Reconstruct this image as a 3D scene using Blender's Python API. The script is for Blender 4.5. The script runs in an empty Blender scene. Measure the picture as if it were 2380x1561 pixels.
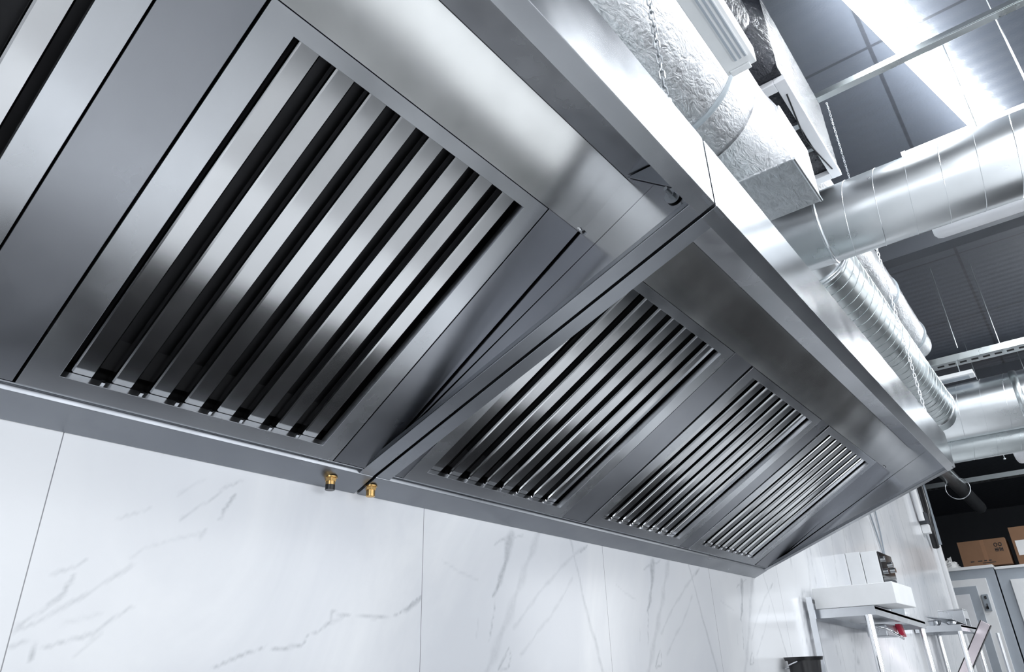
import bpy, bmesh, math, random
import numpy as np
from mathutils import Matrix, Vector
random.seed(7)
S = 1.2      # metres per layout unit (the hood is one unit deep)
Z0 = 1.95    # height of the hood's rear lower edge above the floor
col = bpy.context.scene.collection
D = bpy.data
PI = math.pi
def w3(p): return Vector((p[0]*S, p[1]*S, p[2]*S+Z0))
FLOOR = -Z0/S

# ------------------------------------------------------------ materials
def newmat(name):
    m = D.materials.new(name); m.use_nodes = True
    nt = m.node_tree; b = nt.nodes['Principled BSDF']
    return m, nt, b
def node(nt, t, **kw):
    n = nt.nodes.new(t)
    for k, v in kw.items():
        if k in n.inputs: n.inputs[k].default_value = v
        else: setattr(n, k, v)
    return n
def ramp(nt, fac, stops):
    r = nt.nodes.new('ShaderNodeValToRGB')
    e = r.color_ramp.elements
    while len(e) < len(stops): e.new(0.5)
    for i, (p, c) in enumerate(stops):
        e[i].position = p; e[i].color = (*c, 1) if len(c) == 3 else c
    nt.links.new(fac, r.inputs[0]); return r.outputs[0]
def noise(nt, scale, detail=3, rough=.5, stretch=None, dist=0):
    tc = nt.nodes.new('ShaderNodeTexCoord'); out = tc.outputs['Object']
    if stretch:
        mp = nt.nodes.new('ShaderNodeMapping'); mp.inputs['Scale'].default_value = stretch
        nt.links.new(out, mp.inputs[0]); out = mp.outputs[0]
    n = nt.nodes.new('ShaderNodeTexNoise')
    n.inputs['Scale'].default_value = scale; n.inputs['Detail'].default_value = detail
    n.inputs['Roughness'].default_value = rough; n.inputs['Distortion'].default_value = dist
    nt.links.new(out, n.inputs['Vector']); return n.outputs[0]
def bump(nt, b, h, strength, dist=.01, prev=None):
    n = nt.nodes.new('ShaderNodeBump'); n.inputs['Strength'].default_value = strength
    n.inputs['Distance'].default_value = dist
    nt.links.new(h, n.inputs['Height'])
    if prev: nt.links.new(prev, n.inputs['Normal'])
    nt.links.new(n.outputs[0], b.inputs['Normal']); return n.outputs[0]
def mixc(nt, fac, a, b2):
    m = nt.nodes.new('ShaderNodeMix'); m.data_type = 'RGBA'
    if hasattr(fac, 'links'): nt.links.new(fac, m.inputs[0])
    else: m.inputs[0].default_value = fac
    for s, v in ((m.inputs[6], a), (m.inputs[7], b2)):
        if hasattr(v, 'links'): nt.links.new(v, s)
        else: s.default_value = (*v, 1)
    return m.outputs[2]
def steel(name, c=(.56,.575,.60), rough=(.2,.36), wav=.12, stain=.0, grain=None, metal=1.0, aniso=0):
    m, nt, b = newmat(name)
    b.inputs['Metallic'].default_value = metal
    if aniso: b.inputs['Anisotropic'].default_value = aniso
    n1 = noise(nt, 2.2, 4, .55)
    n2 = noise(nt, 5, 4, .55)
    n3 = noise(nt, 13, 3, .5)
    base = ramp(nt, n1, [(.3, tuple(x*.9 for x in c)), (.7, tuple(min(1, x*1.06) for x in c))])
    if stain:
        sm = ramp(nt, n3, [(.52, (0,0,0)), (.80, (1,1,1))])
        base = mixc(nt, sm, base, tuple(x*(1-stain) for x in c))
    nt.links.new(base, b.inputs['Base Color'])
    mr = node(nt, 'ShaderNodeMapRange'); mr.inputs['To Min'].default_value = rough[0]; mr.inputs['To Max'].default_value = rough[1]
    mr.inputs['From Min'].default_value = .3; mr.inputs['From Max'].default_value = .7
    nt.links.new(n2, mr.inputs['Value']); nt.links.new(mr.outputs[0], b.inputs['Roughness'])
    h = noise(nt, 1.6, 2, .4)
    p = bump(nt, b, h, wav, .05)
    if grain:
        g = noise(nt, 140, 2, .5, stretch=grain)
        bump(nt, b, g, .06, .001, p)
    return m
def plain(name, c, rough=.5, metal=0, **kw):
    m, nt, b = newmat(name)
    n1 = noise(nt, 6, 3)
    nt.links.new(ramp(nt, n1, [(.3, tuple(x*.93 for x in c)), (.7, c)]), b.inputs['Base Color'])
    b.inputs['Roughness'].default_value = rough; b.inputs['Metallic'].default_value = metal
    for k, v in kw.items(): b.inputs[k].default_value = v
    return m
def emit(name, c, s):
    m, nt, b = newmat(name)
    b.inputs['Base Color'].default_value = (.9,.9,.9,1)
    b.inputs['Emission Color'].default_value = (*c, 1); b.inputs['Emission Strength'].default_value = s
    return m
def foil(name, c=(.74,.75,.77), rough=.33, st=.55):
    m, nt, b = newmat(name)
    b.inputs['Metallic'].default_value = 1; b.inputs['Roughness'].default_value = rough
    n = noise(nt, 34, 5, .65, stretch=(.5,1,1), dist=1.0)
    nt.links.new(ramp(nt, n, [(.35, tuple(x*.8 for x in c)), (.6, c)]), b.inputs['Base Color'])
    tc = nt.nodes.new('ShaderNodeTexCoord')
    v = nt.nodes.new('ShaderNodeTexVoronoi'); v.feature = 'DISTANCE_TO_EDGE'; v.inputs['Scale'].default_value = 48
    mp = nt.nodes.new('ShaderNodeMapping'); mp.inputs['Scale'].default_value = (.6,1,1)
    nn = nt.nodes.new('ShaderNodeTexNoise'); nn.inputs['Scale'].default_value = 12
    ad = nt.nodes.new('ShaderNodeVectorMath'); ad.operation = 'MULTIPLY_ADD'
    ad.inputs[1].default_value = (.12,.12,.12)
    nt.links.new(tc.outputs['Object'], mp.inputs[0]); nt.links.new(mp.outputs[0], nn.inputs['Vector'])
    nt.links.new(nn.outputs['Color'], ad.inputs[0]); nt.links.new(mp.outputs[0], ad.inputs[2])
    nt.links.new(ad.outputs[0], v.inputs['Vector'])
    p = bump(nt, b, n, st, .008)
    bump(nt, b, v.outputs['Distance'], st*.5, .008, p)
    return m
M = {}
M['steel'] = steel('brushed_steel', rough=(.2,.3), stain=0)
M['side'] = steel('smooth_side_steel', (.47,.48,.505), rough=(.13,.2), wav=.1, stain=0)
M['panel'] = steel('satin_steel_panel', (.36,.372,.40), rough=(.27,.36), wav=.1, stain=0)
M['baffle'] = steel('polished_baffle_steel', (.55,.555,.565), rough=(.11,.17), wav=.12, stain=.05)
M['rim'] = steel('dull_rim_steel', (.31,.325,.35), rough=(.26,.36), stain=.08)
M['fascia'] = steel('bright_fascia_steel', (.62,.64,.67), rough=(.17,.24), wav=.03, stain=0)
M['ceilpanel'] = steel('smooth_steel_panel', (.6,.605,.6), rough=(.18,.26), wav=.35, stain=.0)
M['shadesteel'] = steel('shade_darkened_steel', (.035,.035,.037), rough=(.4,.6))  # greasy steel, darkened further to carry the shade inside the filter gaps
M['galv'] = steel('galvanised_spiral_steel', (.80,.83,.85), rough=(.27,.31), wav=0, stain=0)
M['galvdull'] = steel('dull_galvanised_steel', (.58,.62,.63), rough=(.25,.34), wav=.01, stain=0)
M['foil'] = foil('crinkled_foil')
M['foilshade'] = foil('shade_dark_foil', (.022,.024,.032), .24, 1.0); M['foilshade'].node_tree.nodes['Principled BSDF'].inputs['Metallic'].default_value = .3  # foil of the shaded duct, its shade put into a near-black colour
M['white'] = plain('white_painted_metal', (.86,.87,.88), .4)
M['lightgrey'] = plain('light_grey_paint', (.40,.44,.49), .35)
M['midgrey'] = plain('mid_grey_paint', (.30,.34,.38), .4)
M['black'] = plain('black_plastic', (.012,.012,.014), .3)
M['gloss'] = plain('black_glass', (.02,.02,.022), .08)
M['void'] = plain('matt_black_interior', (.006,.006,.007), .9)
M['brass'] = steel('brass', (.78,.50,.20), rough=(.16,.28), wav=0)
M['chrome'] = plain('chrome', (.8,.81,.83), .1, 1)
M['chain'] = plain('zinc_chain_steel', (.42,.44,.46), .35, 1)
M['chainpale'] = plain('pale_chain_steel', (.85,.86,.88), .4, .3)
M['card'] = plain('brown_cardboard', (.23,.125,.07), .85)
M['red'] = plain('red_plastic', (.55,.01,.05), .3)
M['pink'] = steel('rose_tinted_steel', (.78,.70,.73), rough=(.2,.3), wav=0)
M['tape'] = plain('grey_duct_tape', (.33,.37,.40), .4)
M['duskpaint'] = plain('dark_grey_paint', (.045,.05,.06), .55)
M['paper'] = plain('white_paper', (.8,.8,.8), .8)
M['lens'] = plain('milky_lamp_cover', (.82,.83,.86), .3)

# ------------------------------------------------------------ mesh builder (layout units)
class MB:
    def __init__(s): s.v = []; s.f = []
    def add(s, vs, fs):
        n = len(s.v); s.v += [tuple(v) for v in vs]; s.f += [tuple(i+n for i in f) for f in fs]; return s
    def hexa(s, p):   # p: 8 points, bottom 4 then top 4
        return s.add(p, [(0,3,2,1),(4,5,6,7),(0,1,5,4),(1,2,6,5),(2,3,7,6),(3,0,4,7)])
    def box(s, a, b):
        x0,y0,z0 = a; x1,y1,z1 = b
        return s.hexa([(x0,y0,z0),(x1,y0,z0),(x1,y1,z0),(x0,y1,z0),(x0,y0,z1),(x1,y0,z1),(x1,y1,z1),(x0,y1,z1)])
    def prism(s, prof, x0, x1):   # yz profile swept along x
        n = len(prof)
        vs = [(x0,y,z) for y,z in prof]+[(x1,y,z) for y,z in prof]
        fs = [tuple(range(n)), tuple(range(2*n-1, n-1, -1))]+[(i, n+i, n+(i+1)%n, (i+1)%n) for i in range(n)]
        return s.add(vs, fs)
    def strip(s, prof, x0, x1, t):  # folded sheet: open yz polyline with thickness t (offset to +normal)
        out = []
        n = len(prof)
        for i in range(n):
            a = Vector(prof[max(i-1,0)]); b = Vector(prof[min(i+1,n-1)])
            d = (b-a).normalized(); out.append((prof[i][0]-d.y*t, prof[i][1]+d.x*t))
        return s.prism(list(prof)+out[::-1], x0, x1)
    def tube(s, path, r, n=16, cap=True, closed=False, rx=None):
        P = [Vector(p) for p in path]; m = len(P); rings = []
        up = None
        for i in range(m):
            if closed: d = P[(i+1)%m]-P[i-1]
            else: d = P[min(i+1,m-1)]-P[max(i-1,0)]
            d.normalize()
            if up is None:
                up = Vector((0,0,1)) if abs(d.z) < .9 else Vector((0,1,0))
            a = d.cross(up).normalized(); b = a.cross(d).normalized(); up = b
            rr = r[i] if isinstance(r, (list, tuple)) else r
            rings.append([P[i]+a*rr*math.cos(2*PI*k/n)+b*rr*math.sin(2*PI*k/n) for k in range(n)])
        vs = [v for q in rings for v in q]; fs = []
        for i in range(m if closed else m-1):
            j = (i+1) % m
            for k in range(n): fs.append((i*n+k, i*n+(k+1)%n, j*n+(k+1)%n, j*n+k))
        if cap and not closed: fs += [tuple(range(n-1,-1,-1)), tuple(range((m-1)*n, m*n))]
        return s.add(vs, fs)
    def build(s, name, mat, parent=None, smooth=False, bevel=0, org=None, auto=True):
        me = D.meshes.new(name)
        if parent is not None: o0 = Vector(parent['_org'])
        elif org is not None: o0 = Vector(org)
        else:
            a = np.array(s.v); o0 = Vector(((a[:,0].min()+a[:,0].max())/2, (a[:,1].min()+a[:,1].max())/2, a[:,2].min()))
        W0 = w3(o0)
        me.from_pydata([w3(v)-W0 for v in s.v], [], s.f)
        bm = bmesh.new(); bm.from_mesh(me); bmesh.ops.recalc_face_normals(bm, faces=bm.faces); bm.to_mesh(me); bm.free()
        me.materials.append(mat)
        o = D.objects.new(name, me); col.objects.link(o)
        if smooth:
            me.polygons.foreach_set('use_smooth', [True]*len(me.polygons))
            if auto:
                try: me.set_sharp_from_angle(angle=math.radians(40))
                except Exception: pass
        if bevel:
            md = o.modifiers.new('bevel', 'BEVEL'); md.width = bevel; md.segments = 2; md.limit_method = 'ANGLE'
        if parent is not None:
            o.parent = parent
            if parent.type != 'EMPTY': pass
        else: o.location = W0
        o['_org'] = tuple(o0)
        return o
def tag(o, label, cat, group=None):
    o['label'] = label; o['category'] = cat
    if group: o['group'] = group
    return o
def thing(name, label, cat, org, group=None):
    o = D.objects.new(name, None); col.objects.link(o); o.empty_display_size = .05
    o.location = w3(org); o['_org'] = tuple(org)
    return tag(o, label, cat, group)
def struct(o): o['kind'] = 'structure'; return o
# ------------------------------------------------------------ camera
Rm = [[0.626946,-0.77852,-0.029088],[0.326224,0.29625,-0.897671],[0.707472,0.553302,0.439705]]
cam = D.cameras.new('camera'); cam.sensor_width = 36; cam.lens = 36*1617.5/2380; cam.clip_start = .02; cam.clip_end = 200
co = D.objects.new('camera', cam); col.objects.link(co)
xr, yd, zf = [Vector(r).normalized() for r in Rm]
mt = Matrix((xr, -yd, -zf)).transposed().to_4x4(); mt.translation = w3((-1.083, -1.356, -.420)); co.matrix_world = mt
bpy.context.scene.camera = co

# ------------------------------------------------------------ wall with marble slabs
VA = [([(-0.65, -0.332), (-0.618, -0.304), (-0.589, -0.275), (-0.575, -0.239)], 0.0034, 0.5), ([(-0.651, -0.337), (-0.612, -0.315), (-0.589, -0.297), (-0.552, -0.274), (-0.523, -0.244), (-0.492, -0.217)], 0.0061, 0.3), ([(-0.65, -0.341), (-0.656, -0.353)], 0.0067, 0.4), ([(-0.613, -0.379), (-0.609, -0.36), (-0.576, -0.352), (-0.556, -0.347), (-0.524, -0.336), (-0.505, -0.314), (-0.476, -0.292)], 0.0041, 0.4), ([(-0.613, -0.379), (-0.607, -0.357), (-0.616, -0.344)], 0.0034, 0.5), ([(-0.653, -0.359), (-0.627, -0.346), (-0.613, -0.344)], 0.0053, 0.3), ([(-0.608, -0.244), (-0.58, -0.23), (-0.56, -0.214)], 0.0036, 0.3), ([(-0.417, -0.126), (-0.387, -0.104), (-0.361, -0.082), (-0.337, -0.056), (-0.292, -0.029)], 0.0033, 0.35), ([(-0.331, -0.116), (-0.328, -0.099), (-0.317, -0.078), (-0.311, -0.066)], 0.0044, 0.5), ([(-0.366, -0.156), (-0.357, -0.14)], 0.0051, 0.3), ([(-0.496, -0.203), (-0.472, -0.183), (-0.431, -0.165), (-0.361, -0.147)], 0.0047, 0.15), ([(-0.524, -0.142), (-0.475, -0.111)], 0.0024, 0.25), ([(-0.426, -0.08), (-0.384, -0.043)], 0.0042, 0.2), ([(-0.3, -0.387), (-0.25, -0.368), (-0.201, -0.353), (-0.154, -0.356), (-0.101, -0.344), (-0.094, -0.328), (-0.068, -0.318), (-0.035, -0.298), (-0.033, -0.276), (0.025, -0.289), (0.085, -0.287), (0.163, -0.276), (0.241, -0.228)], 0.0033, 0.55), ([(0.185, -0.266), (0.241, -0.235)], 0.0095, 0.5), ([(-0.03, -0.298), (0.001, -0.289)], 0.0086, 0.2), ([(-0.55, -0.371), (-0.52, -0.34)], 0.0028, 0.25), ([(-0.577, -0.32), (-0.519, -0.304)], 0.0057, 0.15)]
VB = [([(0.619, -0.027), (0.593, -0.067), (0.583, -0.105)], 0.0316, 0.5), ([(0.583, -0.105), (0.57, -0.141), (0.557, -0.168)], 0.0204, 0.6), ([(0.557, -0.168), (0.523, -0.214)], 0.01, 0.6), ([(0.532, -0.214), (0.525, -0.263), (0.511, -0.308), (0.505, -0.33)], 0.0031, 0.45), ([(0.591, -0.345), (0.565, -0.373), (0.545, -0.402)], 0.0049, 0.5), ([(0.591, -0.345), (0.602, -0.363), (0.589, -0.396), (0.554, -0.403)], 0.0036, 0.45), ([(1.034, -0.013), (0.873, -0.105), (0.747, -0.19), (0.617, -0.287)], 0.0105, 0.22), ([(0.932, -0.134), (0.798, -0.251), (0.647, -0.363)], 0.0085, 0.2), ([(1.04, -0.012), (0.995, -0.041)], 0.006, 0.5), ([(0.536, -0.068), (0.557, -0.053), (0.673, -0.02)], 0.0076, 0.35), ([(0.319, -0.137), (0.459, -0.176)], 0.0058, 0.15), ([(0.454, -0.277), (0.448, -0.32)], 0.007, 0.18)]

def vein_values(px, pz):
    out = np.zeros(len(px))
    # smooth jitter of the lookup position so the veins run irregularly
    rng = np.random.RandomState(3); jx = px.copy(); jz = pz.copy()
    for fq, am in ((25,.006), (55,.004), (110,.0025), (230,.0014)):
        for _ in range(3):
            th, ph = rng.uniform(0, PI), rng.uniform(0, 6); w = fq*rng.uniform(.7,1.4)
            sv = np.sin(w*(px*math.cos(th)+pz*math.sin(th))+ph); jx += am*.5*sv*rng.uniform(-1,1); jz += am*.5*sv*rng.uniform(-1,1)
    def run(lines, dx, sel):
        X = jx[sel]-dx; Zv = jz[sel]; o = np.zeros(len(X))
        for pts, w, st in lines:
            for (ax, az), (bx, bz) in zip(pts[:-1], pts[1:]):
                ex, ez = bx-ax, bz-az; L2 = ex*ex+ez*ez
                t = np.clip(((X-ax)*ex+(Zv-az)*ez)/L2, 0, 1)
                d = np.hypot(X-ax-t*ex, Zv-az-t*ez)
                hw = w*.5*(.8+.35*np.sin(X*47+Zv*31))
                o = np.maximum(o, st*(1-np.clip((d-hw*.4)/(hw*.9+.002), 0, 1)))
        return o
    sel = (px > -.651) & (px < .243)
    out[sel] = run(VA, 0, sel)
    k = 0
    while .243+.894*k < 8.5:
        sel = (px >= .243+.894*k) & (px < .243+.894*(k+1))
        if sel.any():
            out[sel] = run(VB, .894*k, sel)
            out[sel] = np.maximum(out[sel], run([([(.33,-.6),(.5,-.4),(.8,.05),(.95,.5),(1.0,1.5)], .03, .22), ([(1.1,-.5),(.9,.1),(1.05,.7),(.8,1.5)], .012, .35), ([(.5,.1),(.62,.5),(.55,.9),(.7,1.5)], .02, .3)], .894*k, sel))
        k += 1
    return out
def marble():
    m, nt, b = newmat('white_veined_marble')
    at = nt.nodes.new('ShaderNodeAttribute'); at.attribute_name = 'vein'
    n = noise(nt, 30, 5, .7)
    mr = node(nt, 'ShaderNodeMapRange'); mr.inputs['From Min'].default_value = .3; mr.inputs['From Max'].default_value = .62
    mr.inputs['To Min'].default_value = .35; nt.links.new(n, mr.inputs['Value'])
    mu = node(nt, 'ShaderNodeMath', operation='MULTIPLY'); nt.links.new(at.outputs['Fac'], mu.inputs[0]); nt.links.new(mr.outputs[0], mu.inputs[1])
    cl = noise(nt, 1.3, 5, .6, stretch=(1,1,.6), dist=1.2)
    base = ramp(nt, cl, [(.35, (.70,.715,.75)), (.6, (.80,.81,.83))])
    c = mixc(nt, mu.outputs[0], base, (.20,.22,.25))
    # slab joints every 0.894 units
    tc = nt.nodes.new('ShaderNodeTexCoord'); sx = nt.nodes.new('ShaderNodeSeparateXYZ'); nt.links.new(tc.outputs['Object'], sx.inputs[0])
    def mth(op, a, bb=None):
        q = nt.nodes.new('ShaderNodeMath'); q.operation = op
        for i, v in enumerate((a, bb)):
            if v is None: continue
            if hasattr(v, 'links'): nt.links.new(v, q.inputs[i])
            else: q.inputs[i].default_value = v
        return q.outputs[0]
    u = mth('ADD', sx.outputs[0], (.651+.894*20)*S)
    fr = mth('FRACT', mth('DIVIDE', u, .894*S))
    dd = mth('MULTIPLY', mth('MINIMUM', fr, mth('SUBTRACT', 1.0, fr)), .894*S)
    j = mth('LESS_THAN', dd, .0011)
    c = mixc(nt, j, c, (.22,.22,.24))
    nt.links.new(c, b.inputs['Base Color']); b.inputs['Roughness'].default_value = .16
    b.inputs['Specular IOR Level'].default_value = .5
    return m
M['marble'] = marble()
def grid_wall(name, patches):
    vs, fs, vein = [], [], []
    for x0, x1, z0, z1, c in patches:
        nx = max(1, round((x1-x0)/c)) if c else 1; nz = max(1, round((z1-z0)/c)) if c else 1
        X, Zg = np.meshgrid(np.linspace(x0, x1, nx+1), np.linspace(z0, z1, nz+1))
        base = len(vs); X = X.ravel(); Zg = Zg.ravel()
        vs += [tuple(w3((a, 0, b))) for a, b in zip(X, Zg)]
        vein += list(vein_values(X, Zg)) if c else [0]*len(X)
        for j in range(nz):
            r = base+j*(nx+1)
            fs += [(r+i, r+i+1, r+nx+2+i, r+nx+1+i) for i in range(nx)]
    # give the wall its thickness
    x0, x1, z0, z1 = -4.5, 8.45, FLOOR, 2.33
    b = len(vs); vs += [tuple(w3(p)) for p in ((x0,0,z0),(x1,0,z0),(x1,0,z1),(x0,0,z1),(x0,.15,z0),(x1,.15,z0),(x1,.15,z1),(x0,.15,z1))]
    vein += [0]*8
    fs += [(b+1,b+5,b+6,b+2),(b+5,b+4,b+7,b+6),(b+4,b,b+3,b+7),(b+3,b+2,b+6,b+7)]
    me = D.meshes.new(name); me.from_pydata(vs, [], fs)
    a = me.attributes.new('vein', 'FLOAT', 'POINT'); a.data.foreach_set('value', vein)
    me.materials.append(M['marble']); o = D.objects.new(name, me); col.objects.link(o); return struct(o)
grid_wall('wall_back', [(-1.4, 3.0, -.62, .12, .0065), (3.0, 8.45, -.62, 1.5, .022), (-4.5, -1.4, FLOOR, 2.33, 0),
    (-1.4, 3.0, FLOOR, -.62, 0), (-1.4, 3.0, .12, 2.33, 0), (3.0, 8.45, FLOOR, -.62, 0), (3.0, 8.45, 1.5, 2.33, 0)])

# other room surfaces
def tilefloor():
    m, nt, b = newmat('pale_floor_tiles')
    tc = nt.nodes.new('ShaderNodeTexCoord'); br = nt.nodes.new('ShaderNodeTexBrick'); br.offset = 0
    br.inputs['Scale'].default_value = 1; br.inputs['Brick Width'].default_value = .6; br.inputs['Row Height'].default_value = .6
    br.inputs['Mortar Size'].default_value = .004
    br.inputs['Color1'].default_value = (.47,.475,.48,1); br.inputs['Color2'].default_value = (.44,.445,.45,1); br.inputs['Mortar'].default_value = (.25,.25,.25,1)
    nt.links.new(tc.outputs['Object'], br.inputs[0]); nt.links.new(br.outputs[0], b.inputs['Base Color']); b.inputs['Roughness'].default_value = .35
    return m
def ceilmat():
    m, nt, b = newmat('dark_corrugated_ceiling')
    b.inputs['Base Color'].default_value = (.07,.08,.095,1); b.inputs['Roughness'].default_value = .33; b.inputs['Metallic'].default_value = .0
    tc = nt.nodes.new('ShaderNodeTexCoord'); wv = nt.nodes.new('ShaderNodeTexWave'); wv.wave_type = 'BANDS'; wv.bands_direction = 'X'
    wv.inputs['Scale'].default_value = 3; nt.links.new(tc.outputs['Object'], wv.inputs[0])
    br = nt.nodes.new('ShaderNodeTexBrick'); br.offset = 0; br.inputs['Scale'].default_value = 1; br.inputs['Brick Width'].default_value = 1.5; br.inputs['Row Height'].default_value = 3.2; br.inputs['Mortar Size'].default_value = .012
    br.inputs['Color1'].default_value = (.060,.068,.083,1); br.inputs['Color2'].default_value = (.053,.060,.074,1); br.inputs['Mortar'].default_value = (.025,.028,.035,1)
    nt.links.new(tc.outputs['Object'], br.inputs[0]); nt.links.new(br.outputs[0], b.inputs['Base Color'])
    p = bump(nt, b, wv.outputs['Fac'], .12, .01)
    n = noise(nt, 60, 3); bump(nt, b, n, .12, .01, p)
    return m
M['floor'] = tilefloor(); M['ceil'] = ceilmat()
def wall(name, a, b, mat):
    return struct(MB().box(a, b).build(name, mat))
wall('floor', (-4.5, -5.5, FLOOR-.05), (16, 3, FLOOR), M['floor'])
wall('ceiling', (-4.5, -5.5, 2.33), (16, 3, 2.38), M['ceil'])
M['wallpaint'] = plain('light_wall_paint', (.55,.57,.6), .7)
wall('wall_left', (-4.65, -5.5, FLOOR), (-4.5, .15, 2.33), M['wallpaint'])
wall('wall_front', (-4.5, -5.65, FLOOR), (9, -5.5, 2.33), M['wallpaint'])
wall('wall_right', (16, -5.5, FLOOR), (16.15, 3, 2.33), M['duskpaint'])
wall('wall_rear', (8.45, 3, FLOOR), (16, 3.15, 2.33), M['duskpaint'])

# ------------------------------------------------------------ the hood
T = .739
def SP(x, t, d=0, k=0):
    return (x+k*(t/T-.5), -.087-.8512*t+.528*d, .031+.5292*t+.85*d)
def slab(mb, x0, x1, t0, t1, d0, d1, k=0):
    P = [SP(x0,t0,d0,k), SP(x1,t0,d0,k), SP(x1,t1,d0,k), SP(x0,t1,d0,k), SP(x0,t0,d1,k), SP(x1,t0,d1,k), SP(x1,t1,d1,k), SP(x0,t1,d1,k)]
    return mb.hexa(P)
H = .3717
def rimz(y): return -H*y
def hood(nm, x0, x1, label, fillers, left_wall, right_wall):
    t = thing('exhaust_hood', label, 'exhaust hood', ((x0+x1)/2, -.5, .0), 'wall hood modules')
    # rear gutter: folded sheet along the wall
    g = MB().strip([(-.001,-.004), (-.030,.0085), (-.066,.0240), (-.067,.034), (-.078,.036), (-.084,.031)], x0, x1, .003)
    g.build('gutter', M['rim'], t, bevel=.0006)
    # outer shell: rear plate, roof, so nothing is open from above
    MB().box((x0, -.004, 0), (x1, -.001, .53)).build('rear_plate', M['shadesteel'], t)
    MB().box((x0, -.996, .527), (x1, -.001, .53)).build('roof_plate', M['galvdull'], t)
    # front fascia: outer skin, returned flange below, inner skin
    f = MB().strip([(-.999,.53), (-.999,H-.0008), (-.968,rimz(-.968)), (-.9665, rimz(-.968)+.010)], x0, x1, -.0025)
    f.build('fascia', M['fascia'], t, bevel=.0012)
    MB().box((x0+.003, -.990, H+.01), (x1-.003, -.988, .50)).build('fascia_lining', M['steel'], t)
    # upper panels inside
    MB().box((x0+.003, -.988, .5), (x1-.003, -.838, .503)).build('inner_roof_panel', M['steel'], t)
    MB().strip([(-.7165,.4225), (-.755,.4445), (-.80,.474), (-.838,.5)], x0+.003, x1-.003, .002).build('upper_panel', M['ceilpanel'], t, smooth=True)
    # black filter chamber behind the filters
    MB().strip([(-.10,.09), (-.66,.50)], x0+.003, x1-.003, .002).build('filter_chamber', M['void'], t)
    # filler panels between the filters
    for a, b, k in fillers:
        slab(MB(), a, b, .0, T, 0, .004, k).build('filler_panel', M['panel'], t, bevel=.0008)
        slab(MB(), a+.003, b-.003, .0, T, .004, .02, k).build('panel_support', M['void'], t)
    # side walls and their bottom flanges
    prof = [(-.03,.0125), (-.085,.033), (-.7165,.4235), (-.838,.501), (-.990,.501), (-.990,H+.001)]
    if right_wall:
        MB().prism(prof, x1-.024, x1-.020).build('side_panel', M['side'], t, bevel=.0005)
        MB().prism([(-.001,0),(-.999,H-.001),(-.999,.53),(-.001,.53)], x1-.003, x1).build('outer_side', M['rim'], t)
        flange(x1, -1).build('side_flange', M['rim'], t, bevel=.001)
    if left_wall:
        MB().prism(prof, x0+.020, x0+.024).build('side_panel', M['side'], t, bevel=.0005)
        MB().prism([(-.001,0),(-.999,H-.001),(-.999,.53),(-.001,.53)], x0, x0+.003).build('outer_side', M['rim'], t)
        flange(x0, 1).build('side_flange', M['rim'], t, bevel=.001)
    return t
def flange(xe, s):
    w = .043*s
    a, b = -.004, -.9985
    mb = MB()
    def band(xa, xb, lift0, lift1):
        xa, xb = min(xa, xb), max(xa, xb)
        mb.hexa([(xa,a,rimz(a)+lift0-.001),(xb,a,rimz(a)+lift0-.001),(xb,b,rimz(b)+lift0-.001),(xa,b,rimz(b)+lift0-.001),
                 (xa,a,rimz(a)+lift1),(xb,a,rimz(a)+lift1),(xb,b,rimz(b)+lift1),(xa,b,rimz(b)+lift1)])
    band(xe, xe+w, -.001, .002)
    band(xe+w, xe+w-.0025*s, 0, .012)
    return mb
XJ = .004    # joint between the two modules
L = 2.58
h1 = hood('a', -1.62, XJ-.001, 'nearer stainless steel wall hood module, at the left of the joint, with wide baffle filters',
          [(-.878, -.771, 0), (-.129, XJ-.030, 0)], True, True)
h2 = hood('b', XJ+.009, L, 'farther stainless steel wall hood module, right of the joint, holding three filters in a row',
          [(XJ+.033, .094, .02), (.788, .915, .038), (1.603, 1.687, .05), (2.404, L-.024, .03)], True, True)

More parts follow.
